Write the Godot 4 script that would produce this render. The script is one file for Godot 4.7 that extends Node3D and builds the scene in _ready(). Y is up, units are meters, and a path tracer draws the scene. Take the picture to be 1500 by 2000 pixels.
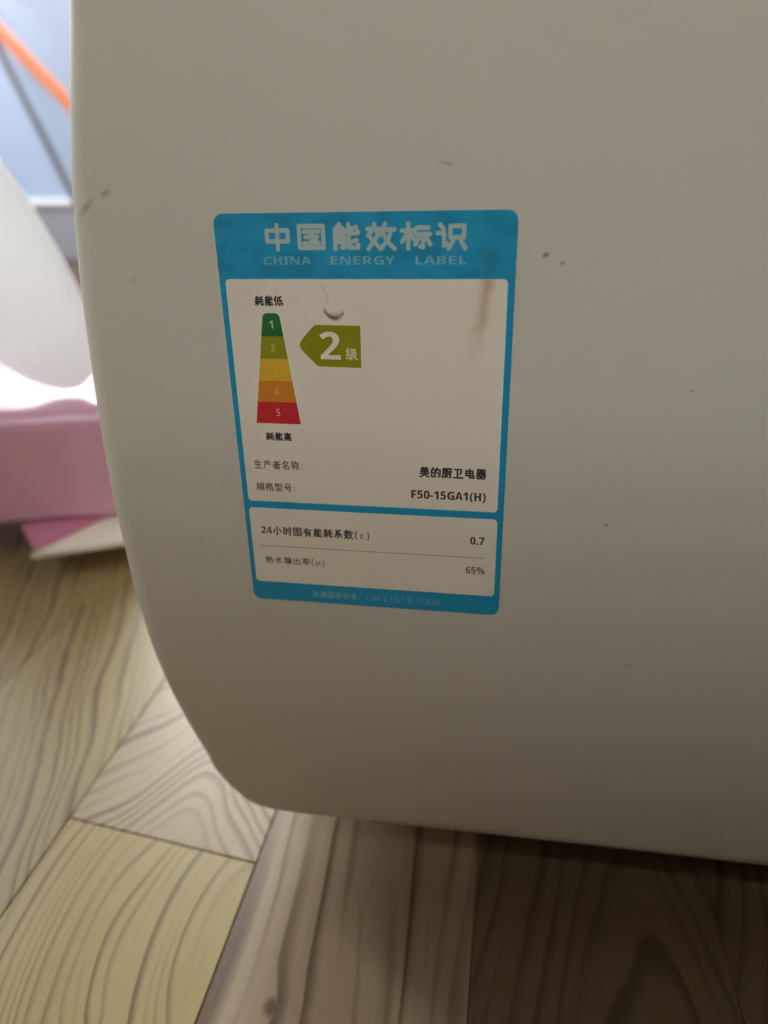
extends Node3D
# A white water heater with a blue energy label stands on a plank floor; pink box, white cushion, rods and wall behind it.
# Metres, y up, the floor at y = 0, the front of the heater in the plane z = 0.

const LABEL_W := 0.066
const LABEL_H := 0.0976
const PX := 18.0          # label texture pixels per millimetre
const PITCH := 0.0725     # plank width
const LONG := 0.36        # plank length
const SKEW := 0.12        # the ends of the planks are cut a little askew

var names := {}
var rng := RandomNumberGenerator.new()

# ---------------------------------------------------------------- helpers
func numbered(called: String) -> String:
	var n: int = names.get(called, 0)
	names[called] = n + 1
	return called if n == 0 else "%s_%03d" % [called, n]

func tag(o: Node, label := "", category := "", group := "", kind := "") -> void:
	if label: o.set_meta("label", label)
	if category: o.set_meta("category", category)
	if group: o.set_meta("group", group)
	if kind: o.set_meta("kind", kind)

func base(called: String, at := Vector3.ZERO) -> Node3D:
	var o := Node3D.new()
	o.name = numbered(called)
	o.position = at
	add_child(o, true)
	return o

func put(called: String, mesh: Mesh, mat: Material, parent: Node = null, at := Vector3.ZERO) -> MeshInstance3D:
	var o := MeshInstance3D.new()
	o.name = numbered(called) if parent == null else called
	o.mesh = mesh
	o.material_override = mat
	o.position = at
	(self if parent == null else parent).add_child(o, true)
	return o

func lin(r: float, g: float, b: float) -> Color:
	return Color(r, g, b).linear_to_srgb()

func plain(c: Color, rough: float, spec := 0.5) -> StandardMaterial3D:
	var m := StandardMaterial3D.new()
	m.albedo_color = c
	m.roughness = rough
	m.metallic_specular = spec
	return m

func quad(st: SurfaceTool, a: Vector3, b: Vector3, c: Vector3, d: Vector3) -> void:
	# a b c d clockwise seen from the front
	for v in [a, b, c, a, c, d]:
		st.add_vertex(v)

func tri_fix(st: SurfaceTool, a: Vector3, b: Vector3, c: Vector3, out: Vector3) -> void:
	# adds the triangle so that its front looks along out (Godot fronts run clockwise)
	if (b - a).cross(c - a).dot(out) > 0.0:
		st.add_vertex(a); st.add_vertex(c); st.add_vertex(b)
	else:
		st.add_vertex(a); st.add_vertex(b); st.add_vertex(c)

# A closed outline in xy carried along z from z1 (front) to z0 (back), its front and back edges rounded with radius r.
func shell(outline: PackedVector2Array, z1: float, z0: float, r: float, steps := 8) -> ArrayMesh:
	var n := outline.size()
	var nrm := PackedVector2Array()
	for i in n:
		var d := (outline[(i + 1) % n] - outline[(i - 1 + n) % n]).normalized()
		nrm.append(Vector2(d.y, -d.x))   # outward for a counter-clockwise outline
	var rings := []   # each ring: inset, z, normal-out weight, normal z
	for k in steps + 1:
		var a := PI / 2.0 * k / steps
		rings.append([r * (1.0 - sin(a)), z1 - r * (1.0 - cos(a)), sin(a), cos(a)])
	for k in steps + 1:
		var a := PI / 2.0 * (steps - k) / steps
		rings.append([r * (1.0 - sin(a)), z0 + r * (1.0 - cos(a)), sin(a), -cos(a)])
	var v := PackedVector3Array()
	var nn := PackedVector3Array()
	var uv := PackedVector2Array()
	var idx := PackedInt32Array()
	for q in rings:
		for i in n:
			var p: Vector2 = outline[i] - nrm[i] * float(q[0])
			v.append(Vector3(p.x, p.y, q[1]))
			nn.append(Vector3(nrm[i].x * q[2], nrm[i].y * q[2], q[3]).normalized())
	for k in rings.size() - 1:
		for i in n:
			var j := (i + 1) % n
			var a := k * n + i
			var b := k * n + j
			var c := (k + 1) * n + j
			var d := (k + 1) * n + i
			idx.append_array([a, b, c, a, c, d])
	# caps
	for side in 2:
		var ring := 0 if side == 0 else rings.size() - 1
		var loop := PackedVector2Array()
		for i in n:
			loop.append(Vector2(v[ring * n + i].x, v[ring * n + i].y))
		var t := Geometry2D.triangulate_polygon(loop)
		var first := v.size()
		for i in n:
			v.append(v[ring * n + i])
			nn.append(Vector3(0, 0, 1 if side == 0 else -1))
		for k in range(0, t.size(), 3):
			var a: Vector2 = loop[t[k]]
			var b: Vector2 = loop[t[k + 1]]
			var c: Vector2 = loop[t[k + 2]]
			var ccw := (b - a).cross(c - a) > 0.0
			if ccw == (side == 0):
				idx.append_array([first + t[k], first + t[k + 2], first + t[k + 1]])
			else:
				idx.append_array([first + t[k], first + t[k + 1], first + t[k + 2]])
	for p in v:
		uv.append(Vector2((p.x - FACE.position.x) / FACE.size.x, 1.0 - (p.y - FACE.position.y) / FACE.size.y))
	var arr := []
	arr.resize(Mesh.ARRAY_MAX)
	arr[Mesh.ARRAY_VERTEX] = v
	arr[Mesh.ARRAY_NORMAL] = nn
	arr[Mesh.ARRAY_TEX_UV] = uv
	arr[Mesh.ARRAY_INDEX] = idx
	var m := ArrayMesh.new()
	m.add_surface_from_arrays(Mesh.PRIMITIVE_TRIANGLES, arr)
	return m

func rounded_rect(lo: Vector2, hi: Vector2, r: float, steps := 8) -> PackedVector2Array:
	var out := PackedVector2Array()
	for q in [[hi.x - r, hi.y - r, 0.0], [lo.x + r, hi.y - r, 90.0], [lo.x + r, lo.y + r, 180.0], [hi.x - r, lo.y + r, 270.0]]:
		for k in steps + 1:
			var a := deg_to_rad(float(q[2]) + 90.0 * k / steps)
			out.append(Vector2(q[0] + r * cos(a), q[1] + r * sin(a)))
	return out

func box_mesh(size: Vector3, bevel: float) -> ArrayMesh:
	# a box with chamfered edges, centred
	var h := size / 2.0
	var st := SurfaceTool.new()
	st.begin(Mesh.PRIMITIVE_TRIANGLES)
	st.set_smooth_group(-1)
	var pts := PackedVector3Array()
	for sx in [-1, 1]:
		for sy in [-1, 1]:
			for sz in [-1, 1]:
				var s := Vector3(sx, sy, sz)
				pts.append(Vector3(s.x * h.x, s.y * (h.y - bevel), s.z * (h.z - bevel)))
				pts.append(Vector3(s.x * (h.x - bevel), s.y * h.y, s.z * (h.z - bevel)))
				pts.append(Vector3(s.x * (h.x - bevel), s.y * (h.y - bevel), s.z * h.z))
	var at := func(sx: int, sy: int, sz: int, k: int) -> Vector3: return pts[((sx * 2 + sy) * 2 + sz) * 3 + k]
	var quads := []
	for s in 2:
		quads.append([at.call(s, 0, 0, 0), at.call(s, 0, 1, 0), at.call(s, 1, 1, 0), at.call(s, 1, 0, 0)])
		quads.append([at.call(0, s, 0, 1), at.call(0, s, 1, 1), at.call(1, s, 1, 1), at.call(1, s, 0, 1)])
		quads.append([at.call(0, 0, s, 2), at.call(0, 1, s, 2), at.call(1, 1, s, 2), at.call(1, 0, s, 2)])
		for u in 2:
			quads.append([at.call(s, u, 0, 0), at.call(s, u, 1, 0), at.call(s, u, 1, 1), at.call(s, u, 0, 1)])
			quads.append([at.call(s, 0, u, 0), at.call(s, 1, u, 0), at.call(s, 1, u, 2), at.call(s, 0, u, 2)])
			quads.append([at.call(0, s, u, 1), at.call(1, s, u, 1), at.call(1, s, u, 2), at.call(0, s, u, 2)])
			for w in 2:
				tri_fix(st, at.call(s, u, w, 0), at.call(s, u, w, 1), at.call(s, u, w, 2), Vector3(s * 2 - 1, u * 2 - 1, w * 2 - 1))
	for q in quads:
		var mid: Vector3 = (q[0] + q[1] + q[2] + q[3]) / 4.0
		tri_fix(st, q[0], q[1], q[2], mid / (size + Vector3.ONE * 0.0001))
		tri_fix(st, q[0], q[2], q[3], mid / (size + Vector3.ONE * 0.0001))
	st.generate_normals()
	return st.commit()

func tube(points: Array, radius: float, sides := 20, rounded := true) -> ArrayMesh:
	# a straight round rod through the points, its ends domed
	var st := SurfaceTool.new()
	st.begin(Mesh.PRIMITIVE_TRIANGLES)
	var a: Vector3 = points[0]
	var b: Vector3 = points[1]
	var w := (b - a).normalized()
	var u := w.cross(Vector3(0.3, 0.1, 0.9)).normalized()
	var s := w.cross(u)
	var rows := []
	for k in 6:
		var t := PI / 2.0 * k / 5.0
		rows.append([a - w * radius * cos(t) * (1.0 if rounded else 0.0), radius * sin(t), -w * cos(t), sin(t)])
	for k in 6:
		var t := PI / 2.0 * (5 - k) / 5.0
		rows.append([b + w * radius * cos(t) * (1.0 if rounded else 0.0), radius * sin(t), w * cos(t), sin(t)])
	for q in rows:
		for i in sides + 1:
			var d := u * cos(TAU * i / sides) + s * sin(TAU * i / sides)
			st.set_normal((Vector3(q[2]) + d * float(q[3])).normalized())
			st.add_vertex(Vector3(q[0]) + d * float(q[1]))
	for k in rows.size() - 1:
		for i in sides:
			var p := k * (sides + 1) + i
			for x in [p, p + sides + 2, p + 1, p, p + sides + 1, p + sides + 2]:
				st.add_index(x)
	return st.commit()

# ---------------------------------------------------------------- writing, stroke by stroke on a grid of 20
const STROKES := {
	"中": "3,5 17,5 17,13 3,13 3,5; 10,1 10,19",
	"国": "2,2 18,2 18,18 2,18 2,2; 5,6 15,6; 6,10 14,10; 5,14.5 15,14.5; 10,6 10,14.5; 12,11.5 13.5,13",
	"能": "6,1 3,5 9,5; 7.5,3.5 9.5,6; 3,8 3,19; 3,8 9,8 9,18 7.5,18; 3,11 9,11; 3,14 9,14; 12,1 12,7.5 18,7.5 18,6; 12,5 17,3; 12,10 12,18 18,18 18,16; 12,14.5 17,12.5",
	"效": "6,1 6,4; 1.5,4.5 10,4.5; 4,6.5 2,9.5; 7.5,6.5 9.5,9; 8,9.5 2,19; 3.5,11 9.5,18.5; 13,1 10.5,8; 12,5 19,5; 17,5 15,12 10,19; 12,8 14,13.5 19,19",
	"标": "1,6 9,6; 5,1 5,19; 5,7 1,14; 5.5,8 8.5,12; 10.5,4 18,4; 9.5,8.5 19,8.5; 14.5,8.5 14.5,18 12.5,17.5; 11.5,11.5 9.5,16; 17,11.5 19,16",
	"识": "2.5,2 4.5,5; 1,8 5,8 5,17 7,15.5; 9,3 17.5,3 17.5,11 9,11 9,3; 11,13 8,19; 15.5,13 18.5,19",
	"耗": "2,4 9,4; 2.5,7.5 8.5,7.5; 1,11 9.5,11; 5.5,1 5.5,19; 5,11.5 1,17; 6,12 9,15.5; 17.5,2 11,4.5; 10.5,8.5 18.5,7; 10.5,12.5 19,11; 14,3.5 14,17.5 19,17.5 19,15",
	"低": "5,1 1,9; 3.5,6 3.5,19; 17,2 8.5,4; 8.5,4 8.5,17 11,15.5; 8.5,9.5 18.5,9.5; 13,3 15,13 18.5,17.5 19,14.5; 11.5,18.5 14,18.5",
	"高": "10,0.5 10,3; 1.5,3.5 18.5,3.5; 5.5,5.5 14.5,5.5 14.5,8.5 5.5,8.5 5.5,5.5; 2.5,19 2.5,11 17.5,11 17.5,18.5 15.5,18.5; 6.5,13.5 13.5,13.5 13.5,17 6.5,17 6.5,13.5",
	"级": "5,1 2,6.5 6.5,6.5 2,12.5 7.5,11.5; 1.5,17.5 8,15.5; 9,3 16.5,3 14.5,8.5 18,8.5 16.5,13 9,19; 11.5,3 11,10 8,18; 11.5,8 14,14 19,19",
	"生": "5.5,2 2.5,8.5; 4.5,6 17.5,6; 10,1 10,18.5; 4,11.5 16.5,11.5; 1.5,18.5 18.5,18.5",
	"产": "10,1 10.5,3; 2.5,4 17.5,4; 6.5,5.5 7.5,8; 13.5,5.5 12.5,8; 3.5,9 18,9; 3.5,9 3.5,13.5 1.5,19",
	"者": "3,4.5 14,4.5; 9,1 9,9; 1,9 19,9; 17,2 10,9 1.5,14.5; 6,11.5 6,19; 6,11.5 15.5,11.5 15.5,19; 6,15 15.5,15; 6,18.5 15.5,18.5",
	"名": "8.5,1 2,8.5; 8,3.5 16,3.5 10,10.5 1.5,15; 6,6 9,8.5; 7,12 16.5,12 16.5,19; 7,12 7,19; 7,18 16.5,18",
	"称": "8,1.5 2,3.5; 1,7 9.5,7; 5.5,3 5.5,19; 5.5,8 1,14; 6,9 9,12.5; 12,1 10,7; 11.5,4.5 18.5,4.5 17.5,7.5; 14.5,7 14.5,18.5 12.5,18; 11.5,10.5 9.5,15; 17,10.5 19,15",
	"规": "1.5,5.5 8.5,5.5; 1,10.5 9,10.5; 5,1 5,9 1.5,18.5; 6,12.5 8.5,16; 11,13 11,2.5 18,2.5 18,13; 14.5,5.5 14.5,11 9.5,19; 15.5,13 15.5,18 19,18 19,15.5",
	"格": "1,6 8.5,6; 4.5,1 4.5,19; 4.5,7 1,13.5; 5.5,8.5 8,11.5; 12,1 8.5,7; 11.5,3.5 17,3.5 8.5,12; 10.5,6 18.5,12; 11,13 17.5,13 17.5,18.5 11,18.5 11,13",
	"型": "2,2.5 11,2.5; 1,6.5 12,6.5; 4.5,2.5 4.5,7 2,11; 8.5,2.5 8.5,11.5; 14,2.5 14,9; 18,1 18,11 16.5,11; 3,14 17,14; 10,11 10,18.5; 1,18.5 19,18.5",
	"号": "5,2 15,2 15,7 5,7 5,2; 1.5,10 18.5,10; 6.5,10 5.5,13.5 15.5,13.5 14.5,18.5 11.5,18.5",
	"美": "6.5,0.5 8,3; 13.5,0.5 12,3; 3,3.5 17,3.5; 4,6.5 16,6.5; 2,9.5 18,9.5; 10,3.5 10,12.5; 1.5,13 18.5,13; 10,13 7.5,16.5 1.5,19; 10.5,13.5 13.5,17 18.5,19",
	"的": "5,1 4,4; 2,4.5 9,4.5 9,18 2,18 2,4.5; 2,11 9,11; 13,1 11,7; 12.5,4.5 18.5,4.5 18,17.5 15.5,18; 13,9.5 15,12.5",
	"厨": "2.5,2 18.5,2; 2.5,2 2.5,12 1,19; 5,4.5 11.5,4.5; 6,7 10.5,7 10.5,11 6,11 6,7; 6.5,13 7.5,15.5; 10,12.5 9.5,15.5; 4.5,18 11.5,17; 12.5,7.5 19,7.5; 17,4 17,18.5 15,18.5; 13.5,10.5 14.5,13.5",
	"卫": "3,2.5 15.5,2.5 15.5,10 13,11; 8.5,2.5 8.5,18; 1,18.5 19,18.5",
	"电": "3,4.5 16.5,4.5 16.5,13.5 3,13.5 3,4.5; 3,9 16.5,9; 10,1 10,17.5 18.5,17.5 18.5,14.5",
	"器": "3,1.5 8.5,1.5 8.5,6 3,6 3,1.5; 11.5,1.5 17,1.5 17,6 11.5,6 11.5,1.5; 1.5,9 18.5,9; 10,6.5 8,10 2,13; 11,9 13,11 18.5,13; 3,13.5 8.5,13.5 8.5,18.5 3,18.5 3,13.5; 11.5,13.5 17,13.5 17,18.5 11.5,18.5 11.5,13.5; 14,6.8 15.5,8",
	"小": "10,1 10,18.5 7.5,18; 5,6.5 2,14; 15,6 18.5,13.5",
	"时": "2,3 7.5,3 7.5,16.5 2,16.5 2,3; 2,9.5 7.5,9.5; 9,5.5 19,5.5; 16,1 16,18.5 13.5,18; 10.5,9 12.5,12.5",
	"固": "2,2 18,2 18,18.5 2,18.5 2,2; 5,6 15,6; 10,3.5 10,10; 6.5,10 13.5,10 13.5,15 6.5,15 6.5,10",
	"有": "1.5,4.5 18.5,4.5; 8.5,1 6.5,7 1.5,12; 6.5,8.5 6.5,19; 6.5,8.5 15.5,8.5 15.5,18.5 13.5,18.5; 6.5,11.8 15.5,11.8; 6.5,15 15.5,15",
	"系": "16,1.5 5,3; 10,3 5.5,7 12,6.5 4,11.5 16,10.5; 13,8 17,12; 10,11 10,18.5 8,18; 6.5,13 3,17; 13.5,13 17,17",
	"数": "3,2 4.5,4; 9,1.5 7.5,4; 1.5,5.5 10.5,5.5; 6,1 6,9.5; 5.5,6 2,9.5; 6.5,6.5 9.5,9; 5.5,10 3.5,15 9,18.5; 1,12.5 10.5,12.5; 8.5,12.5 6.5,16 1.5,19; 13.5,1 11,8; 13,5 19,5; 17,5 15.5,12 10.5,19; 12.5,8.5 14.5,14 19,19",
	"热": "1.5,4.5 9,4.5; 5.5,1 5.5,12.5 3.5,12; 1.5,10 9,7.5; 10,4.5 16.5,4.5 16.5,11.5 19,13 19,10; 13,1 12.5,7 9,13; 10.5,7 14,10.5; 3.5,15 2,19; 7.5,15.5 8,18.5; 12,15.5 13,18.5; 16,15 18.5,18.5",
	"水": "10,1 10,18.5 7.5,18; 2,6 8,6 6.5,11 1.5,16; 17,4 11.5,9; 11,8 14,13 19,17",
	"输": "1.5,3.5 8,3.5; 5,1 2.5,8.5 8,8.5; 5.5,6 5.5,19; 1,14.5 8.5,12.5; 13.5,0.5 9,6.5; 13.5,0.5 18.5,6.5; 11.5,6.5 16.5,6.5; 10,9 10,19; 10,9 13.5,9 13.5,18 12.5,18; 10,12 13.5,12; 10,15 13.5,15; 15.5,9 15.5,15.5; 18,8 18,18.5 16.5,18",
	"出": "10,1 10,18; 4,3 4,8.5 16,8.5 16,3; 2.5,11.5 2.5,18 17.5,18 17.5,11.5",
	"率": "10,0.5 10,2.5; 2,3 18,3; 9.5,3.5 7,7 11,7 7,10.5 13,10; 2.5,5 5,7; 2,11 5.5,9; 17.5,5 15,7; 15,9 18,11; 1.5,14 18.5,14; 10,11.5 10,19",
	"依": "5,1 1,9; 3.5,6 3.5,19; 12,1 13,3.5; 7,5 19,5; 12.5,5 6.5,12.5; 9.5,9.5 9.5,18.5 12.5,16; 17.5,7.5 13.5,11; 11.5,7.5 14,13.5 19,18.5",
	"据": "1,5.5 8,5.5; 5,1 5,18.5 3,18; 1,12.5 8,10; 10,2.5 18,2.5 18,7 10,7; 10,2.5 10,10 8,18.5; 10.5,10 19,10; 14.5,7 14.5,13; 11.5,13 17.5,13 17.5,18.5 11.5,18.5 11.5,13",
	"家": "10,0.5 10,2.5; 2,6 2,3.5 18,3.5 18,6; 5,7 15.5,7; 11,7 2.5,12; 8,9 11.5,14 10.5,18.5 8,18; 9.5,11.5 2.5,15.5; 10.5,14 2.5,18.5; 16.5,9 11.5,12; 12,11 18.5,17.5",
	"准": "2,3 4,6; 1,17 4.5,9.5; 9.5,1 6,9; 8,6 8,19; 8,5 18.5,5; 8,9.3 18,9.3; 8,13.6 18,13.6; 8,18 19,18; 12.5,1 14,4.5; 13.2,5 13.2,18",
	"：": "4,8 4.2,8.2; 4,16 4.2,16.2",
}

var ink: Image
var iw := 0
var ih := 0

func blend(x: int, y: int, c: Color, a: float) -> void:
	if a > 0.004 and x >= 0 and y >= 0 and x < iw and y < ih:
		ink.set_pixel(x, y, ink.get_pixel(x, y).lerp(c, minf(a, 1.0)))

# lo, hi in pixels of the label texture; half: half the width of a stroke, in pixels
func glyph(ch: String, lo: Vector2, hi: Vector2, half: float, c: Color, alpha: float) -> void:
	var segs: Array[PackedVector2Array] = []
	for line in String(STROKES[ch]).split(";"):
		var p := PackedVector2Array()
		for xy in line.strip_edges().split(" "):
			var f := xy.split(",")
			p.append(lo + (hi - lo) * Vector2(f[0].to_float() / 20.0, f[1].to_float() / 20.0))
		for k in p.size() - 1:
			segs.append(PackedVector2Array([p[k], p[k + 1]]))
	var x0 := int(lo.x - half - 2)
	var y0 := int(lo.y - half - 2)
	var gw := int(hi.x + half + 2) - x0 + 1
	var gh := int(hi.y + half + 2) - y0 + 1
	var cover := PackedFloat32Array()
	cover.resize(gw * gh)
	for s in segs:
		var a := s[0]
		var d := s[1] - a
		var dd := maxf(d.length_squared(), 0.0001)
		for y in range(maxi(0, int(minf(s[0].y, s[1].y) - half - 1) - y0), mini(gh, int(maxf(s[0].y, s[1].y) + half + 2) - y0)):
			for x in range(maxi(0, int(minf(s[0].x, s[1].x) - half - 1) - x0), mini(gw, int(maxf(s[0].x, s[1].x) + half + 2) - x0)):
				var q := Vector2(x + x0 + 0.5, y + y0 + 0.5) - a
				var t := clampf(q.dot(d) / dd, 0.0, 1.0)
				var e := clampf(half + 0.5 - (q - d * t).length(), 0.0, 1.0)
				if e > cover[y * gw + x]:
					cover[y * gw + x] = e
	for y in gh:
		for x in gw:
			blend(x + x0, y + y0, c, cover[y * gw + x] * alpha)

# a row of characters from x0 to x1, top to bottom y0..y1, in millimetres on the label
func row(text: String, x0: float, y0: float, x1: float, y1: float, half: float, c: Color, alpha := 1.0, gap := 0.1) -> void:
	var n := text.length()
	var cell := (x1 - x0) / (n - gap)
	for i in n:
		var lo := Vector2(x0 + cell * i, y0) * PX
		var hi := Vector2(x0 + cell * i + cell * (1.0 - gap), y1) * PX
		glyph(text[i], lo, hi, half * PX, c, alpha)

# lettering: the triangles of a TextMesh filled into the label texture, fitted to the box given in millimetres
func latin(text: String, x0: float, y0: float, x1: float, y1: float, c: Color, alpha := 1.0, bold := true) -> void:
	var tm := TextMesh.new()
	var font := SystemFont.new()
	font.font_names = PackedStringArray(["Droid Sans"])
	font.font_weight = 700 if bold else 400
	tm.font = font
	tm.font_size = 48
	tm.pixel_size = 0.1
	tm.depth = 0.0
	tm.text = text
	var arr := tm.get_mesh_arrays()
	var v: PackedVector3Array = arr[Mesh.ARRAY_VERTEX]
	var idx: PackedInt32Array = arr[Mesh.ARRAY_INDEX] if arr[Mesh.ARRAY_INDEX] != null else PackedInt32Array(range(v.size()))
	if v.is_empty():
		push_warning("no lettering for " + text)
		return
	var lo := Vector2(1e9, 1e9)
	var hi := -lo
	for p in v:
		lo = lo.min(Vector2(p.x, p.y))
		hi = hi.max(Vector2(p.x, p.y))
	var sx := (x1 - x0) / (hi.x - lo.x) * PX
	var sy := (y1 - y0) / (hi.y - lo.y) * PX
	var ox := int(x0 * PX) - 1
	var oy := int(y0 * PX) - 1
	var gw := int((x1 - x0) * PX) + 4
	var gh := int((y1 - y0) * PX) + 4
	const S := 3
	var hit := PackedByteArray()
	hit.resize(gw * gh * S * S)
	for k in range(0, idx.size(), 3):
		var t := PackedVector2Array()
		for q in 3:
			var p := v[idx[k + q]]
			t.append(Vector2(((p.x - lo.x) * sx + x0 * PX - ox) * S, ((hi.y - p.y) * sy + y0 * PX - oy) * S))
		if absf((t[1] - t[0]).cross(t[2] - t[0])) < 0.001:
			continue
		var a := t[0].min(t[1]).min(t[2])
		var b := t[0].max(t[1]).max(t[2])
		for y in range(maxi(0, int(a.y)), mini(gh * S, int(b.y) + 1)):
			for x in range(maxi(0, int(a.x)), mini(gw * S, int(b.x) + 1)):
				if Geometry2D.point_is_inside_triangle(Vector2(x + 0.5, y + 0.5), t[0], t[1], t[2]):
					hit[y * gw * S + x] = 1
	for y in gh:
		for x in gw:
			var n := 0
			for j in S:
				for i in S:
					n += hit[(y * S + j) * gw * S + x * S + i]
			if n:
				blend(x + ox, y + oy, c, alpha * n / float(S * S))

func rect_mm(x0: float, y0: float, x1: float, y1: float, r: float, c: Color) -> void:
	var lo := Vector2(x0, y0) * PX
	var hi := Vector2(x1, y1) * PX
	var mid := (lo + hi) / 2.0
	var half := (hi - lo) / 2.0 - Vector2(r, r) * PX
	ink.fill_rect(Rect2i(int(lo.x + r * PX) + 1, int(lo.y) + 1, int(hi.x - lo.x - 2.0 * r * PX) - 2, int(hi.y - lo.y) - 2), c)
	for y in range(int(lo.y) - 1, int(hi.y) + 2):
		for x in range(int(lo.x) - 1, int(hi.x) + 2):
			if x > lo.x + r * PX + 2.0 and x < hi.x - r * PX - 2.0 and y > lo.y + 2.0 and y < hi.y - 2.0:
				continue
			var q := (Vector2(x + 0.5, y + 0.5) - mid).abs() - half
			var d := Vector2(maxf(q.x, 0.0), maxf(q.y, 0.0)).length() + minf(maxf(q.x, q.y), 0.0) - r * PX
			blend(x, y, c, clampf(0.5 - d, 0.0, 1.0))

func poly_mm(pts: PackedVector2Array, c: Color) -> void:
	var lo := Vector2(1e9, 1e9)
	var hi := -lo
	for p in pts:
		lo = lo.min(p)
		hi = hi.max(p)
	for y in range(int(lo.y * PX) - 1, int(hi.y * PX) + 2):
		for x in range(int(lo.x * PX) - 1, int(hi.x * PX) + 2):
			var n := 0
			for j in 2:
				for i in 2:
					n += int(Geometry2D.is_point_in_polygon(Vector2(x + 0.25 + 0.5 * i, y + 0.25 + 0.5 * j) / PX, pts))
			blend(x, y, c, n / 4.0)

# points of a polygon with each corner rounded by r
func round_corners(pts: PackedVector2Array, rs: Array) -> PackedVector2Array:
	var out := PackedVector2Array()
	var n := pts.size()
	for i in n:
		var r: float = rs[i]
		if r <= 0.0:
			out.append(pts[i])
			continue
		var a := pts[i] + (pts[(i - 1 + n) % n] - pts[i]).normalized() * r
		var b := pts[i] + (pts[(i + 1) % n] - pts[i]).normalized() * r
		for k in 7:
			var t := k / 6.0
			out.append(a.lerp(pts[i], t).lerp(pts[i].lerp(b, t), t))
	return out

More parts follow.
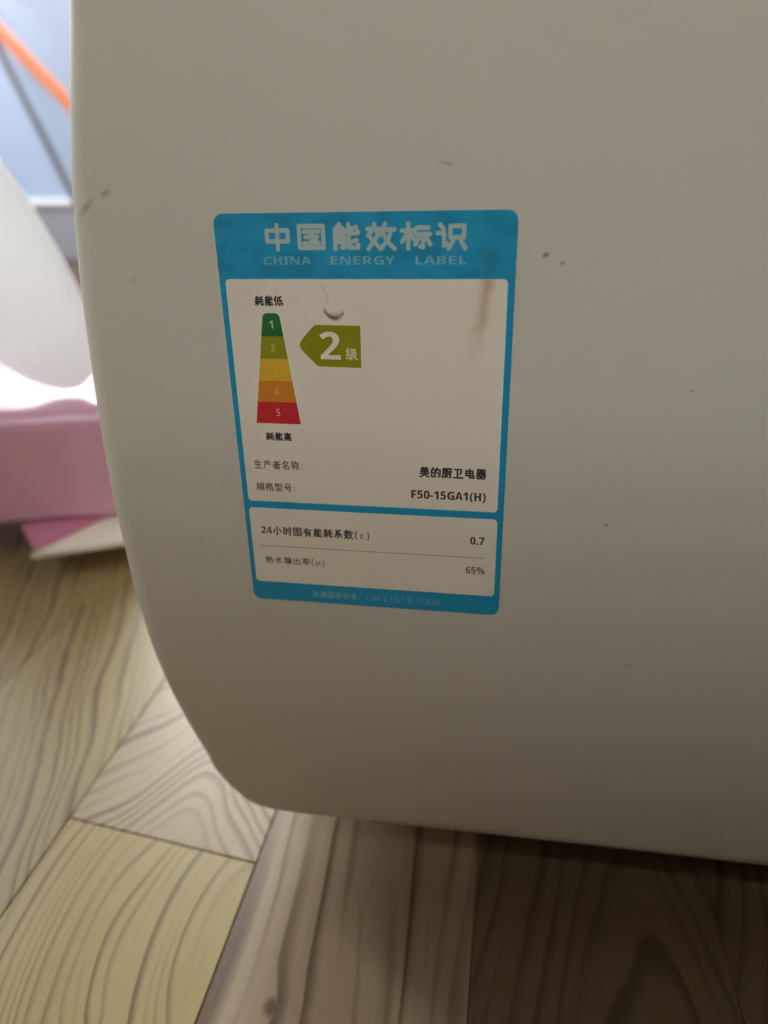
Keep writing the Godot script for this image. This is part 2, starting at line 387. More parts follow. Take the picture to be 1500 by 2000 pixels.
func label_texture() -> ImageTexture:
	iw = int(LABEL_W * 1000.0 * PX)
	ih = int(LABEL_H * 1000.0 * PX)
	ink = Image.create(iw, ih, false, Image.FORMAT_RGB8)
	var blue := lin(0.003, 0.255, 0.47)
	var white := lin(0.72, 0.65, 0.55)
	var pale := lin(0.47, 0.50, 0.45)
	var black := lin(0.012, 0.012, 0.014)
	var grey := lin(0.09, 0.08, 0.065)
	ink.fill(blue)
	rect_mm(1.35, 13.7, 64.55, 68.4, 1.1, white)
	rect_mm(1.2, 70.2, 64.7, 92.0, 1.1, white)
	# faint lighter and darker patches in the blue of the header
	var fn := FastNoiseLite.new()
	fn.seed = 5
	fn.frequency = 0.006
	fn.fractal_octaves = 3
	for y in int(13.4 * PX):
		for x in iw:
			var k := fn.get_noise_2d(x, y * 1.6)
			blend(x, y, lin(0.10, 0.36, 0.55), clampf(k * 0.5, 0.0, 0.3))
			blend(x, y, lin(0.004, 0.16, 0.22), clampf(-k * 0.8, 0.0, 0.4))
	# header
	var k0 := 11.0
	for ch in "中国能效标识":
		glyph(ch, Vector2(k0, 2.2) * PX, Vector2(k0 + 6.7, 7.75) * PX, 0.47 * PX, pale, 0.9)
		k0 += 7.62
	var word := 0
	for q in ["CHINA", "ENERGY", "LABEL"]:
		latin(q, [10.8, 26.0, 44.7][word], 8.95, [21.6, 40.3, 55.6][word], 10.7, pale, 0.62)
		word += 1
	# scale of five grades
	row("耗能低", 7.9, 17.35, 14.45, 19.6, 0.15, black)
	var edge := [21.2, 26.45, 31.7, 36.95, 42.1, 47.45]
	var shade := [lin(0.014, 0.135, 0.035), lin(0.24, 0.25, 0.012), lin(0.62, 0.38, 0.03), lin(0.58, 0.20, 0.02), lin(0.52, 0.018, 0.03)]
	for i in 5:
		var ta: float = (edge[i] - 21.2) / 26.25
		var tb: float = (edge[i + 1] - 21.2) / 26.25
		var p := PackedVector2Array([Vector2(lerpf(9.5, 5.55, ta), edge[i]), Vector2(lerpf(13.3, 16.65, ta), edge[i]), Vector2(lerpf(13.3, 16.65, tb), edge[i + 1]), Vector2(lerpf(9.5, 5.55, tb), edge[i + 1])])
		poly_mm(round_corners(p, [1.2 if i == 0 else 0.0, 1.2 if i == 0 else 0.0, 0.0, 0.0]), shade[i])
		latin(str(i + 1), 10.75, edge[i] + 1.65, 11.75, edge[i] + 3.45, white, [0.85, 0.5, 0.3, 0.45, 0.75][i])
	row("耗能高", 7.6, 49.75, 14.15, 51.85, 0.15, black, 0.95)
	# the arrow of the grade
	poly_mm(round_corners(PackedVector2Array([Vector2(17.1, 28.4), Vector2(21.5, 23.75), Vector2(32.1, 23.85), Vector2(32.05, 33.4), Vector2(21.8, 33.25)]), [1.9, 0.5, 0.1, 0.1, 0.5]), lin(0.235, 0.225, 0.006))
	latin("2", 22.5, 25.2, 27.3, 31.6, white)
	glyph("级", Vector2(28.4, 28.75) * PX, Vector2(31.2, 31.65) * PX, 0.2 * PX, white, 0.85)
	# maker and model
	row("生产者名称：", 3.8, 57.05, 17.9, 59.45, 0.125, grey, 0.95)
	row("规格型号：", 3.8, 63.1, 15.6, 65.45, 0.125, grey, 0.95)
	row("美的厨卫电器", 45.5, 57.2, 61.5, 59.85, 0.185, black, 0.95)
	latin("F50-15GA1(H)", 43.5, 63.4, 61.6, 65.95, black, 0.95)
	# lower panel
	latin("24", 4.0, 75.55, 6.9, 77.5, lin(0.03, 0.03, 0.025), 0.9)
	row("小时固有能耗系数", 7.1, 75.3, 28.4, 77.85, 0.155, black, 0.9)
	latin("(", 28.9, 75.4, 29.5, 77.95, black, 0.7)
	latin("ε", 30.3, 76.2, 31.0, 77.6, black, 0.6)
	latin(")", 32.0, 75.5, 32.6, 77.95, black, 0.7)
	latin("0.7", 58.2, 75.3, 61.7, 77.45, black, 0.95)
	ink.fill_rect(Rect2i(int(3.4 * PX), int(81.08 * PX), int(58.7 * PX), 3), lin(0.22, 0.19, 0.15))
	row("热水输出率", 4.3, 84.2, 16.6, 86.35, 0.12, grey, 1.0)
	latin("(", 16.9, 84.2, 17.5, 86.5, grey, 0.6)
	latin("μ", 18.1, 84.9, 19.2, 86.5, grey, 0.6)
	latin(")", 19.7, 84.2, 20.3, 86.5, grey, 0.6)
	latin("65%", 57.3, 83.7, 62.0, 85.8, grey, 0.95)
	row("依据国家标准", 16.7, 93.75, 28.8, 95.95, 0.12, pale, 0.65)
	glyph("：", Vector2(29.0, 93.75) * PX, Vector2(30.8, 95.95) * PX, 0.12 * PX, pale, 0.6)
	latin("GB 21519-2008", 31.3, 94.0, 50.6, 95.85, pale, 0.65, false)
	# a scorch above the arrow, and a brown run of dirt down the right side
	for y in range(int(14.5 * PX), int(23.4 * PX)):
		for x in range(int(22.0 * PX), int(30.0 * PX)):
			var m := Vector2(x, y) / PX
			var t := (m.x - 26.1) / 2.35
			var low := 22.15 - 1.5 * t * t + 0.35 * t
			var n := 0.75 + 0.5 * fn.get_noise_2d(x * 4.0, y * 4.0)
			if absf(t) < 1.0:
				blend(x, y, lin(0.04, 0.022, 0.014), 1.35 * n * clampf(1.0 - absf(m.y - low) / 0.8, 0.0, 1.0) * (1.0 - 0.55 * absf(t)))
				if m.y < low:
					blend(x, y, lin(0.22, 0.17, 0.13), n * 0.55 * clampf(1.0 - (low - m.y) / 1.5, 0.0, 1.0) * (1.0 - t * t))
			var faint := 23.7 + 1.1 * sin((m.y - 15.0) * 0.55)
			if m.y < 20.0:
				blend(x, y, lin(0.35, 0.29, 0.23), 0.35 * clampf(1.0 - absf(m.x - faint) / 0.35, 0.0, 1.0) * clampf((20.0 - m.y) / 3.0, 0.0, 1.0))
	for y in range(0, int(46.0 * PX)):
		for x in range(int(52.0 * PX), int(63.5 * PX)):
			var m := Vector2(x, y) / PX
			var mid := 60.4 - 0.02 * m.y - 2.2 * smoothstep(15.0, 32.0, m.y) + 0.5 * fn.get_noise_2d(y * 1.5, 40.0)
			var wide := 1.5 + 0.9 * (0.5 + 0.5 * fn.get_noise_2d(900.0, y * 1.4))
			var a := clampf(1.0 - absf(m.x - mid) / wide, 0.0, 1.0) * (0.35 + 0.3 * fn.get_noise_2d(x * 2.0, y * 0.6)) * (1.0 - smoothstep(17.0, 34.0, m.y)) * smoothstep(0.5, 9.0, m.y)
			blend(x, y, lin(0.30, 0.165, 0.065), a * (1.35 if m.y > 13.7 else 0.4))
	ink.generate_mipmaps()
	return ImageTexture.create_from_image(ink)

# ---------------------------------------------------------------- the heater's enamel: a few marks on white
const FACE := Rect2(-0.05, 0.0, 0.26, 0.26)

func enamel_texture() -> ImageTexture:
	const N := 1040
	var im := Image.create(N, N, false, Image.FORMAT_RGB8)
	im.fill(Color.WHITE)
	ink = im
	iw = N
	ih = N
	var k := N / FACE.size.x
	var fn := FastNoiseLite.new()
	fn.seed = 11
	fn.frequency = 0.12
	# specks, a scratch and rubbed marks: [x, y, long, wide, turn, strength]
	for q in [[0.0719, 0.1912, 0.0009, 0.0006, 0.5, 0.75], [0.0754, 0.1896, 0.0006, 0.0005, 0.0, 0.6], [0.0904, 0.1298, 0.0006, 0.0004, 0.3, 0.6], [0.0508, 0.209, 0.0022, 0.0005, -0.25, 0.22], [-0.0298, 0.2017, 0.0034, 0.0010, 0.75, 0.26], [-0.0245, 0.2045, 0.0018, 0.0009, 0.6, 0.22], [0.013, 0.105, 0.0007, 0.0005, 0.2, 0.3], [0.105, 0.163, 0.0006, 0.0004, 0.1, 0.35], [0.1, 0.09, 0.0005, 0.0005, 0.0, 0.3], [-0.021, 0.186, 0.0014, 0.0006, 1.0, 0.12]]:
		var c := Vector2(float(q[0]) - FACE.position.x, FACE.end.y - float(q[1])) * k
		var r := int(float(q[2]) * k) + 3
		for y in range(int(c.y) - r, int(c.y) + r + 1):
			for x in range(int(c.x) - r, int(c.x) + r + 1):
				var d := (Vector2(x, y) - c).rotated(float(q[4])) / k
				var e := Vector2(d.x / float(q[2]), d.y / float(q[3])).length()
				blend(x, y, lin(0.06, 0.045, 0.035), float(q[5]) * clampf(1.6 - 1.6 * e, 0.0, 1.0) * (0.75 + 0.6 * fn.get_noise_2d(x, y)))
	return ImageTexture.create_from_image(im)

# ---------------------------------------------------------------- wood
# Growth rings cut lengthwise. how: middle, roundness of the tip, steepness, slope along, bow, its place, ring width
func wood_texture(w: int, h: int, how: Array, pale: Color, dark: Color, seed_: int, knots: Array = []) -> ImageTexture:
	var im := Image.create(w, h, false, Image.FORMAT_RGB8)
	var fn := FastNoiseLite.new()
	fn.seed = seed_
	fn.frequency = 1.0
	fn.fractal_type = FastNoiseLite.FRACTAL_NONE
	var fine := FastNoiseLite.new()
	fine.seed = seed_ + 7
	fine.frequency = 1.0
	fine.fractal_octaves = 2
	var cu: float = how[0]
	var tip: float = how[1]
	var steep: float = how[2]
	var slope: float = how[3]
	var bow: float = how[4]
	var bow_at: float = how[5]
	var ring: float = how[6]
	for y in h:
		var z := (y + 0.5) / h * LONG
		for x in w:
			var u := (x + 0.5) / w * PITCH
			var n := fn.get_noise_2d(u * 24.0, z * 7.0)
			var p := u - cu + 0.004 * n
			var f := steep * sqrt(p * p + tip * tip) + slope * z + bow * (z - bow_at) * (z - bow_at) + 0.0006 * fn.get_noise_2d(u * 90.0 + 50.0, z * 16.0)
			for k in knots:
				var kd := Vector2((u - float(k[0])), (z - float(k[1])) * 0.6)
				f += 0.004 * exp(-kd.length_squared() / 0.00003)
			var q := f / ring + 0.6 * fn.get_noise_2d(f * 60.0, 7.5 + 0.2 * z)
			var cell := floorf(q)
			var t := q - cell
			var line := smoothstep(0.30, 0.86, t) * (1.0 - smoothstep(0.88, 1.0, t))
			var strength := 0.16 + 0.62 * absf(fract(sin(cell * 12.9898 + seed_) * 43758.5453)) + 0.35 * fn.get_noise_2d(cell * 3.1, z * 9.0)
			var a := clampf(line * line * strength, 0.0, 1.0)
			var streak := 0.5 + 0.5 * fine.get_noise_2d(u * 700.0, z * 22.0)
			a = clampf(a + 0.16 * (streak - 0.5) + 0.10 * n, 0.0, 1.0)
			for k in knots:
				var kd := Vector2((u - float(k[0])), (z - float(k[1])) * 0.8).length()
				a = maxf(a, 0.75 * (1.0 - smoothstep(0.0008, 0.0032, kd)))
			im.set_pixel(x, y, pale.lerp(dark, a))
	return ImageTexture.create_from_image(im)

func fract(v: float) -> float:
	return v - floorf(v)

func plank_mesh(long: float) -> ArrayMesh:
	# a plank with its joints eased, its ends a little askew, its top at y = 0
	var st := SurfaceTool.new()
	st.begin(Mesh.PRIMITIVE_TRIANGLES)
	var g := 0.00012
	var b := 0.00035
	var deep := 0.0003
	var corner := func(u: float, z: float, y: float) -> Vector3: return Vector3(u, y, z + SKEW * u)
	var vert := func(p: Vector3) -> void:
		st.set_uv(Vector2(p.x / PITCH, (p.z - SKEW * p.x) / LONG))
		st.add_vertex(p)
	var face := func(a: Vector3, b2: Vector3, c: Vector3, d: Vector3, out: Vector3) -> void:
		var pts := [a, b2, c, a, c, d]
		if (b2 - a).cross(c - a).dot(out) > 0.0:
			pts = [a, c, b2, a, d, c]
		for p in pts:
			vert.call(p)
	st.set_smooth_group(-1)
	var top := [corner.call(g + b, g + b, 0.0), corner.call(PITCH - g - b, g + b, 0.0), corner.call(PITCH - g - b, long - g - b, 0.0), corner.call(g + b, long - g - b, 0.0)]
	var mid := [corner.call(g, g, -deep), corner.call(PITCH - g, g, -deep), corner.call(PITCH - g, long - g, -deep), corner.call(g, long - g, -deep)]
	var low := [corner.call(g, g, -0.008), corner.call(PITCH - g, g, -0.008), corner.call(PITCH - g, long - g, -0.008), corner.call(g, long - g, -0.008)]
	var away := [Vector3(0, 0, -1), Vector3(1, 0, 0), Vector3(0, 0, 1), Vector3(-1, 0, 0)]
	face.call(top[0], top[1], top[2], top[3], Vector3.UP)
	for i in 4:
		var j := (i + 1) % 4
		face.call(top[i], top[j], mid[j], mid[i], away[i] + Vector3.UP)
		face.call(mid[i], mid[j], low[j], low[i], away[i])
	st.generate_normals()
	return st.commit()

# ---------------------------------------------------------------- everything
func _ready() -> void:
	rng.seed = 20
	# camera
	var cam := Camera3D.new()
	cam.name = "camera"
	cam.near = 0.01
	cam.far = 60.0
	var look := CameraAttributesPhysical.new()
	look.frustum_focal_length = 17.4
	look.frustum_focus_distance = 0.176
	look.frustum_near = 0.01
	look.frustum_far = 60.0
	look.exposure_aperture = 5.6
	add_child(cam)
	cam.attributes = look
	cam.keep_aspect = Camera3D.KEEP_HEIGHT
	cam.projection = Camera3D.PROJECTION_FRUSTUM
	cam.size = 2.0 * cam.near * 1000.0 / 1450.0
	var right := Vector3(0.98616, -0.02108, -0.16444)
	var fwd := Vector3(-0.15811, -0.41787, -0.89464).normalized()
	var up := right.cross(fwd).normalized()
	right = fwd.cross(up).normalized()
	cam.transform = Transform3D(Basis(right, up, -fwd), Vector3(0.0659, 0.2078, 0.1661))
	cam.current = true
	# sky and exposure
	var env := Environment.new()
	var sky_mat := ProceduralSkyMaterial.new()
	sky_mat.sky_top_color = Color(0.88, 0.90, 0.91)
	sky_mat.sky_horizon_color = Color(0.97, 0.95, 0.91)
	sky_mat.sky_curve = 0.25
	sky_mat.ground_bottom_color = Color(0.36, 0.34, 0.30)
	sky_mat.ground_horizon_color = Color(0.62, 0.62, 0.60)
	sky_mat.sky_energy_multiplier = 1.0
	sky_mat.ground_energy_multiplier = 1.0
	var sky := Sky.new()
	sky.sky_material = sky_mat
	env.background_mode = Environment.BG_SKY
	env.sky = sky
	env.background_energy_multiplier = 12.0
	env.tonemap_mode = Environment.TONE_MAPPER_LINEAR
	env.tonemap_exposure = 3.4
	env.sdfgi_enabled = true
	env.ssao_enabled = true
	env.ssil_enabled = true
	var we := WorldEnvironment.new()
	we.name = "world_environment"
	we.environment = env
	add_child(we)

	room()
	floor_planks()
	heater()
	pink_things()
	rods()

const X0 := -1.9
const X1 := 1.3
const Z0 := -1.8
const Z1 := 1.2
const TOP := 2.45
const WIN3 := [-1.5, -0.6, 0.63, 1.9]   # back window out of view, gives the floor its sheen: x from, x to, y from, y to
const WIN2 := [-1.5, -0.2, 1.42, 2.32]   # unseen window behind the camera, lights the heater front: x from, x to, y from, y to
const WIN := [-1.52, -0.86, 0.75, 1.95]   # left window out of view, throws the heater's floor shadow: z from, z to, y from, y to

func wall_box(called: String, lo: Vector3, hi: Vector3, m: Material) -> MeshInstance3D:
	var o := put(called, box_mesh(hi - lo, 0.002), m, null, (lo + hi) / 2.0)
	tag(o, "", "", "", "structure")
	return o

func room() -> void:
	var paint := plain(lin(0.38, 0.46, 0.62), 0.7, 0.3)
	var ceil_paint := plain(lin(0.11, 0.085, 0.055), 0.9, 0.2)  # unseen ceiling, dark so that little light bounces onto the floor
	var trim := plain(lin(0.30, 0.29, 0.33), 0.45)
	var t := 0.14
	cut_wall("wall_back", Vector3(X0 - t, -0.1, Z0 - t), Vector3(X1 + t, TOP + t, Z0), Vector3(WIN3[0], WIN3[2], Z0 - 0.3), Vector3(WIN3[1], WIN3[3], Z0 + 0.3), paint)
	window("window_3", Vector3((WIN3[0] + WIN3[1]) / 2.0, (WIN3[2] + WIN3[3]) / 2.0, Z0 - 0.07), WIN3[1] - WIN3[0], WIN3[3] - WIN3[2], PI / 2.0)
	var cream := plain(lin(0.62, 0.48, 0.29), 0.8, 0.3)
	wall_box("wall_right", Vector3(X1, -0.1, Z0), Vector3(X1 + t, TOP + t, Z1), plain(lin(0.15, 0.11, 0.07), 0.8, 0.3))  # out of view, kept dark to deepen the shade on the floor
	wall_box("unseen_blocker", Vector3(-0.30, 0.0, 0.245), Vector3(X1, 0.42, 0.34), plain(lin(0.15, 0.10, 0.05), 0.8))  # unseen light blocker behind the camera, shades the floor and lower heater front
	wall_box("unseen_blocker_left", Vector3(-1.0, 0.0, 0.245), Vector3(-0.30, 0.75, 0.34), plain(lin(0.10, 0.075, 0.045), 0.8))  # taller unseen blocker, keeps the front window's light off the left floor
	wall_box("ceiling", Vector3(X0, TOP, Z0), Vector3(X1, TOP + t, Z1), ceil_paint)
	# two walls, each cut for a window out of view
	cut_wall("wall_left", Vector3(X0 - t, -0.1, Z0), Vector3(X0, TOP + t, Z1), Vector3(X0 - 0.3, WIN[2], WIN[0]), Vector3(X0 + 0.3, WIN[3], WIN[1]), paint)
	cut_wall("wall_front", Vector3(X0 - t, -0.1, Z1), Vector3(X1 + t, TOP + t, Z1 + t), Vector3(WIN2[0], WIN2[2], Z1 - 0.3), Vector3(WIN2[1], WIN2[3], Z1 + 0.3), cream)
	window("window_1", Vector3(X0 - 0.07, (WIN[2] + WIN[3]) / 2.0, (WIN[0] + WIN[1]) / 2.0), WIN[1] - WIN[0], WIN[3] - WIN[2], 0.0)
	window("window_2", Vector3((WIN2[0] + WIN2[1]) / 2.0, (WIN2[2] + WIN2[3]) / 2.0, Z1 + 0.07), WIN2[1] - WIN2[0], WIN2[3] - WIN2[2], PI / 2.0)
	# baseboard with a bright rounded cap
	var bb := base("baseboard_back", Vector3(0, 0, Z0))
	tag(bb, "", "", "", "structure")
	put("board", box_mesh(Vector3(X1 - X0, 0.137, 0.014), 0.001), trim, bb, Vector3((X0 + X1) / 2.0, 0.0685, 0.007))
	put("cap", box_mesh(Vector3(X1 - X0, 0.022, 0.026), 0.010), plain(lin(0.8, 0.8, 0.8), 0.4), bb, Vector3((X0 + X1) / 2.0, 0.148, 0.0135))

func cut_wall(called: String, lo: Vector3, hi: Vector3, a: Vector3, b: Vector3, m: Material) -> void:
	var wall := CSGBox3D.new()
	wall.name = called
	wall.size = hi - lo
	wall.position = (lo + hi) / 2.0
	wall.material = m
	var cut := CSGBox3D.new()
	cut.name = "opening"
	cut.operation = CSGShape3D.OPERATION_SUBTRACTION
	cut.size = b - a
	cut.position = (a + b) / 2.0 - wall.position
	wall.add_child(cut)
	add_child(wall)
	tag(wall, "", "", "", "structure")

func window(called: String, at: Vector3, wide: float, high: float, turn: float) -> void:
	var win := base(called, at)
	win.rotation.y = turn
	tag(win, "", "", "", "structure")
	var white := plain(lin(0.75, 0.75, 0.75), 0.35)
	for s in [-1, 1]:
		put("frame_rail", box_mesh(Vector3(0.06, 0.05, wide), 0.003), white, win, Vector3(0, s * (high / 2.0 - 0.025), 0))
	for q in [-wide / 2.0 + 0.025, 0.0, wide / 2.0 - 0.025]:
		put("frame_stile", box_mesh(Vector3(0.058, high - 0.1, 0.05), 0.003), white, win, Vector3(0, 0, q))
	var glass := plain(Color(1, 1, 1, 0.04), 0.0)
	glass.transparency = BaseMaterial3D.TRANSPARENCY_ALPHA
	for s in [-1, 1]:
		put("pane", box_mesh(Vector3(0.004, high - 0.1, wide / 2.0 - 0.075), 0.0005), glass, win, Vector3(0, 0, s * (wide / 4.0)))

func floor_planks() -> void:
	var ground := base("floor")
	tag(ground, "", "", "", "structure")
	var under := plain(lin(0.06, 0.045, 0.035), 0.9)
	put("subfloor", box_mesh(Vector3(X1 - X0 + 0.2, 0.09, Z1 - Z0 + 0.2), 0.001), under, ground, Vector3((X0 + X1) / 2.0, -0.053, (Z0 + Z1) / 2.0))
	var mats: Array[StandardMaterial3D] = []
	var looks := [
		# the pale plank in front, bowed rings on its right side
		[270, 1340, [0.073, 0.010, 1.0, 0.0, 5.0, 0.026, 0.0038], lin(0.43, 0.34, 0.14), lin(0.17, 0.105, 0.04), 3, []],
		# the plank behind it, arched rings
		[270, 1340, [0.044, 0.006, 1.0, -0.62, 0.0, 0.0, 0.0052], lin(0.42, 0.335, 0.195), lin(0.16, 0.10, 0.058), 9, []],
		# left of both: long straight rings
		[270, 1340, [-0.012, 0.004, 0.75, -0.30, 0.0, 0.0, 0.0042], lin(0.38, 0.30, 0.13), lin(0.15, 0.094, 0.04), 14, []],
		# right of both: dark open grain with a knot
		[270, 1340, [0.110, 0.010, 1.0, 0.02, 0.0, 0.0, 0.0078], lin(0.42, 0.33, 0.215), lin(0.105, 0.064, 0.035), 21, [[0.019, 0.297]]],
		[128, 640, [0.020, 0.006, 1.0, 0.30, 0.0, 0.0, 0.0060], lin(0.38, 0.30, 0.14), lin(0.17, 0.11, 0.05), 33, []],
		[128, 640, [0.050, 0.008, 1.0, -0.20, 0.0, 0.0, 0.0066], lin(0.185, 0.137, 0.078), lin(0.07, 0.045, 0.025), 41, [[0.030, 0.2]]],  # darkened wood: the heater's floor shade is partly put into this colour
	]
	for q in looks:
		var m := StandardMaterial3D.new()
		m.albedo_texture = wood_texture(q[0], q[1], q[2], q[3], q[4], q[5], q[6])
		m.roughness = 0.42
		m.metallic_specular = 0.45
		mats.append(m)
	var mesh := plank_mesh(LONG)
	var first := Vector2(-0.0815, -0.0075)     # a corner of the pale plank
	var rest := SurfaceTool.new()
	rest.begin(Mesh.PRIMITIVE_TRIANGLES)
	var c0 := int(floor((X0 - first.x) / PITCH))
	var c1 := int(ceil((X1 - first.x) / PITCH))
	for c in range(c0, c1):
		var x := first.x + c * PITCH
		var shift: float = {-1: 0.165, 0: 0.0, 1: -0.255}.get(c, fposmod(c * 0.137, LONG))
		var z := first.y + shift + c * PITCH * SKEW
		z -= ceilf((z - Z0) / LONG) * LONG
		while z < Z1:
			var kind := 4 + (absi(c * 7 + int(z * 10.0)) % 2)
			if c == 0 and absf(z - first.y) < 0.01: kind = 0
			elif c == 0 and absf(z - first.y + LONG) < 0.01: kind = 1
			elif c == -1: kind = 2
			elif c == 1: kind = 3
			elif c > 1: kind = 5  # columns in the heater's shadow take the darkened wood
			elif c < -1: kind = [2, 4, 2, 4][absi(c * 3 + int((z + 9.0) / LONG)) % 4]
			var reach := z + LONG / 2.0
			var near := x > -1.45 and x < 0.22 and reach < 0.35 and reach > Z0 and x > -0.16 + 0.62 * reach - 0.1 and x < 0.24
			if near:
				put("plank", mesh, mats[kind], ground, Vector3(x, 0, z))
			else:
				rest.append_from(mesh, 0, Transform3D(Basis(), Vector3(x, 0, z)))
			z += LONG
	var r := put("far_planks", rest.commit(), mats[4], ground)
	r.set_meta("kind", "stuff")

func heater() -> void:
	var root := base("water_heater")
	tag(root, "white enamelled water heater with rounded corners and a blue energy label, standing on the planks", "water heater")
	var e := 0.0027     # how far the rounded edge pulls the silhouette in
	# left side and lower left corner as in the photograph, then round the rest
	var c := Curve2D.new()
	var pts := PackedVector2Array([Vector2(-0.0180, 0.285), Vector2(-0.0254, 0.240), Vector2(-0.0290, 0.2223), Vector2(-0.0322, 0.2044), Vector2(-0.0347, 0.1798), Vector2(-0.0362, 0.1437), Vector2(-0.0357, 0.1160), Vector2(-0.0333, 0.0855), Vector2(-0.0280, 0.0620), Vector2(-0.0191, 0.0389), Vector2(-0.0098, 0.0270), Vector2(0.0005, 0.0232), Vector2(0.0180, 0.0230)])
	var outline := PackedVector2Array()
	for i in pts.size() - 1:
		var a := pts[maxi(i - 1, 0)]
		var d := pts[mini(i + 2, pts.size() - 1)]
		for k in 6:
			outline.append(pts[i].cubic_interpolate(pts[i + 1], a, d, k / 6.0) + Vector2(-e, -e * smoothstep(0.06, 0.03, pts[i].y)))
	for q in [[0.10, 0.0236], [0.20, 0.0240], [0.30, 0.0232]]:
		outline.append(Vector2(q[0], q[1] - e))
	for k in 13:
		var a := deg_to_rad(-90.0 + 90.0 * k / 12.0)
		outline.append(Vector2(0.335 + 0.055 * cos(a), 0.075 + 0.055 * sin(a)))
	outline.append(Vector2(0.395, 0.18))
	outline.append(Vector2(0.392, 0.26))
	for k in 13:
		var a := deg_to_rad(90.0 * k / 12.0)
		outline.append(Vector2(0.325 + 0.06 * cos(a), 0.33 + 0.06 * sin(a)))
	outline.append(Vector2(0.2, 0.392))
	for k in 13:
		var a := deg_to_rad(90.0 + 80.0 * k / 12.0)
		outline.append(Vector2(0.05 + 0.06 * cos(a), 0.33 + 0.06 * sin(a)))
	var skin := plain(lin(0.53, 0.505, 0.435), 0.42, 0.5)
	skin.albedo_texture = enamel_texture()
	skin.texture_repeat = false
	put("body", shell(outline, 0.0, -0.30, 0.006), skin, root)
	# the label: a thin film with rounded corners
	var film := StandardMaterial3D.new()
	film.albedo_texture = label_texture()
	film.texture_repeat = false
	film.roughness = 0.36
	film.metallic_specular = 0.5
	var lm := shell(rounded_rect(Vector2(0.0, 0.2 - LABEL_H), Vector2(LABEL_W, 0.2), 0.0022), 0.00012, -0.0002, 0.00004, 2)
	var arr := lm.surface_get_arrays(0)
	var uv: PackedVector2Array = arr[Mesh.ARRAY_TEX_UV]
	var v: PackedVector3Array = arr[Mesh.ARRAY_VERTEX]
	for i in v.size():
		uv[i] = Vector2(v[i].x / LABEL_W, (0.2 - v[i].y) / LABEL_H)
	arr[Mesh.ARRAY_TEX_UV] = uv
	var lm2 := ArrayMesh.new()
	lm2.add_surface_from_arrays(Mesh.PRIMITIVE_TRIANGLES, arr)
	var lab := put("energy_label", lm2, film, root)
	lab.set_meta("label", "blue and white printed energy label with a green to red scale")
	# low feet under it, out of sight
	for p in [Vector3(0.06, 0.0096, -0.05), Vector3(0.30, 0.0096, -0.05), Vector3(0.06, 0.0096, -0.25), Vector3(0.30, 0.0096, -0.25)]:
		put("foot", box_mesh(Vector3(0.03, 0.0212, 0.02), 0.002), plain(lin(0.02, 0.02, 0.02), 0.7), root, p)

# a soft rounded body: superellipsoid with half sizes h and exponent e
func soft(h: Vector3, e1: float, e2: float, n := 40) -> ArrayMesh:
	var st := SurfaceTool.new()
	st.begin(Mesh.PRIMITIVE_TRIANGLES)
	var pw := func(v: float, e: float) -> float: return signf(v) * pow(absf(v), e)
	for j in n + 1:
		var a := -PI / 2.0 + PI * j / n
		for i in 2 * n + 1:
			var b := -PI + TAU * i / (2.0 * n)
			var ca: float = pw.call(cos(a), e1)
			st.add_vertex(Vector3(h.x * ca * pw.call(cos(b), e2), h.y * ca * pw.call(sin(b), e2), h.z * pw.call(sin(a), e1)))
	for j in n:
		for i in 2 * n:
			var p := j * (2 * n + 1) + i
			for x in [p, p + 2 * n + 2, p + 1, p, p + 2 * n + 1, p + 2 * n + 2]:
				st.add_index(x)
	st.generate_normals()
	return st.commit()

func slab(pts: PackedVector2Array, y0: float, y1: float, bevel: float) -> ArrayMesh:
	# a flat plate: outline in (x, z), between two heights, its edges eased
	var o := PackedVector2Array()
	for p in pts:
		o.append(Vector2(p.x, -p.y))
	var area := 0.0
	for i in o.size():
		area += o[i].cross(o[(i + 1) % o.size()])
	if area < 0.0:
		o.reverse()
	var m := shell(o, y1, y0, bevel, 3)
	var arr := m.surface_get_arrays(0)
	for slot in [Mesh.ARRAY_VERTEX, Mesh.ARRAY_NORMAL]:
		var v: PackedVector3Array = arr[slot]
		for i in v.size():
			v[i] = Vector3(v[i].x, v[i].z, -v[i].y)
		arr[slot] = v
	var out := ArrayMesh.new()
	out.add_surface_from_arrays(Mesh.PRIMITIVE_TRIANGLES, arr)
	return out

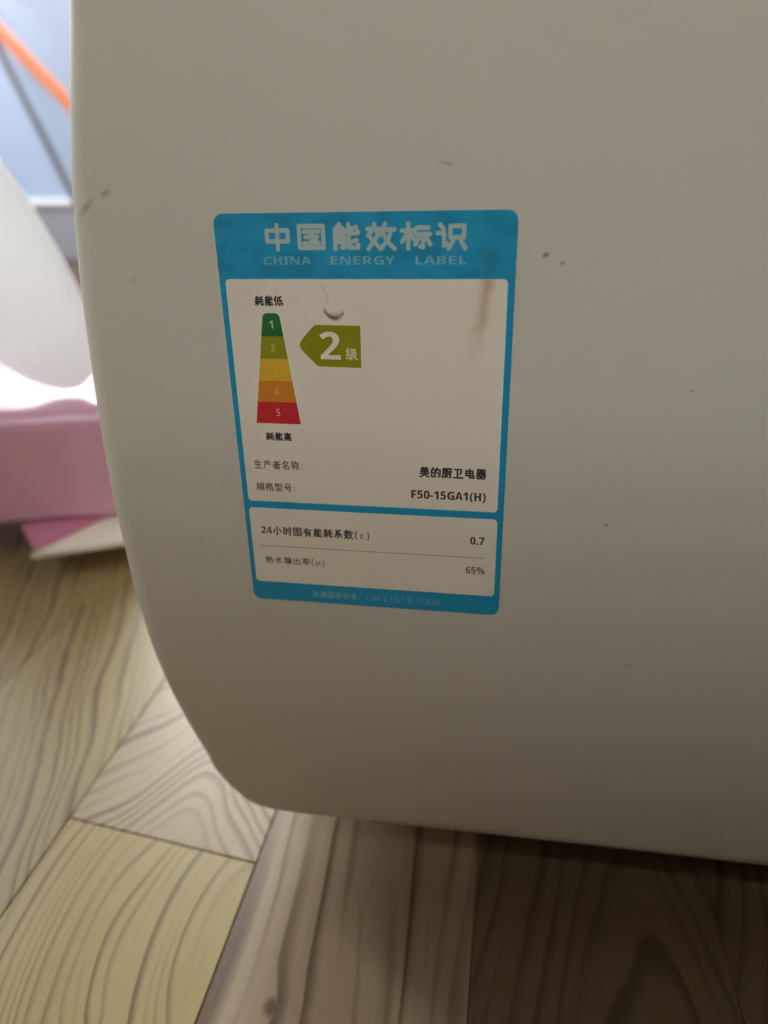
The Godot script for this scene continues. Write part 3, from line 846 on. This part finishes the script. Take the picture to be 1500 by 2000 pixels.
func pink_things() -> void:
	# dark mat by the far wall
	var mat := put("floor_mat", slab(round_corners(PackedVector2Array([Vector2(-1.55, -1.775), Vector2(-0.35, -1.775), Vector2(-0.35, -0.98), Vector2(-1.55, -0.98)]), [0.03, 0.03, 0.03, 0.03]), 0.0003, 0.008, 0.003), plain(lin(0.11, 0.078, 0.062), 0.95, 0.2))
	tag(mat, "dark brown mat on the floor along the grey baseboard", "mat")
	# pink box
	var root := base("storage_box", Vector3(-0.1756, 0, -0.1951))
	root.rotation.y = atan2(0.31, 0.95)
	tag(root, "pink plastic box with a cream board under it on the floor left of the heater", "box")
	var pink := plain(lin(0.72, 0.39, 0.52), 0.26)
	pink.backlight_enabled = true
	pink.backlight = Color(0.3, 0.3, 0.3)
	# its section, front to the right: a wide rounding at the top, a tight one at the foot
	var section := PackedVector2Array()
	for q in [[0.0, 0.0912, 0.012, 0.0], [-0.155, 0.0912, 0.012, 90.0], [-0.155, 0.025, 0.004, 180.0], [0.0, 0.025, 0.004, 270.0]]:
		for k in 9:
			var a := deg_to_rad(float(q[3]) + 90.0 * k / 8.0)
			var mid := Vector2(float(q[0]) + (-1.0 if q[0] > -0.1 else 1.0) * float(q[2]), float(q[1]) + (-1.0 if q[1] > 0.04 else 1.0) * float(q[2]))
			section.append(mid + Vector2(cos(a), sin(a)) * float(q[2]))
	var body := put("body", shell(section, 0.255, -0.022, 0.0035), pink, root)
	for q in [Vector2(-0.22, -0.04), Vector2(-0.22, -0.13), Vector2(-0.005, -0.04), Vector2(-0.02, -0.09)]:
		put("foot", tube([Vector3(0, 0.0003, 0), Vector3(0, 0.0190 if q.x > -0.1 else 0.0255, 0)], 0.012, 16, false), pink, root, Vector3(q.x, 0, q.y))
	body.rotation.y = -PI / 2.0
	body.set_meta("label", "pink box body")
	# under it a cream board and a pink flap, both reaching out towards the heater
	var back := root.transform.affine_inverse()
	var board := put("base_board", slab(PackedVector2Array([Vector2(-0.1867, -0.1540), Vector2(-0.1394, -0.1776), Vector2(-0.1013, -0.2303), Vector2(-0.1394, -0.2939), Vector2(-0.1940, -0.2394)]), 0.0188, 0.0220, 0.0006), plain(lin(0.95, 0.90, 0.75), 0.6), root)
	board.transform = back
	board.set_meta("label", "cream base board")
	var flap := put("flap", slab(PackedVector2Array([Vector2(-0.2094, -0.1812), Vector2(-0.1849, -0.1558), Vector2(-0.1631, -0.2194), Vector2(-0.2031, -0.2303)]), 0.0222, 0.0245, 0.0005), plain(lin(0.66, 0.25, 0.38), 0.5), root)
	flap.transform = back
	flap.set_meta("label", "bright pink bottom flap")
	# white cushion
	var cloth := plain(lin(0.80, 0.90, 0.93), 0.5)
	cloth.backlight_enabled = true
	cloth.backlight = Color(1.1, 1.1, 1.1)
	var cush := base("bolster_cushion", Vector3(-0.2730, 0.2312, -0.2258))
	tag(cush, "smooth white bolster cushion leaning with its rounded end on the pink box", "cushion")
	var cm := put("cover", soft(Vector3(0.0466, 0.1627, 0.0327), 0.9, 0.92), cloth, cush)
	cm.rotation = Vector3(0, 0.0, deg_to_rad(35.0))

func rods() -> void:
	var a := tube([Vector3(-0.502, 0.014, Z0 + 0.446), Vector3(-1.708, 1.076, Z0 + 0.0137)], 0.0135)
	var o := put("orange_pole", a, plain(lin(0.58, 0.18, 0.085), 0.75, 0.2))
	tag(o, "orange pole slanting across the pale wall above the grey one", "pole")
	var b := tube([Vector3(-0.937, 0.009, Z0 + 0.167), Vector3(-1.630, 1.591, Z0 + 0.0087)], 0.0085)
	var p := put("grey_pole", b, plain(lin(0.10, 0.085, 0.085), 0.6))
	tag(p, "thin dark grey pole leaning against the pale wall below the orange one", "pole")
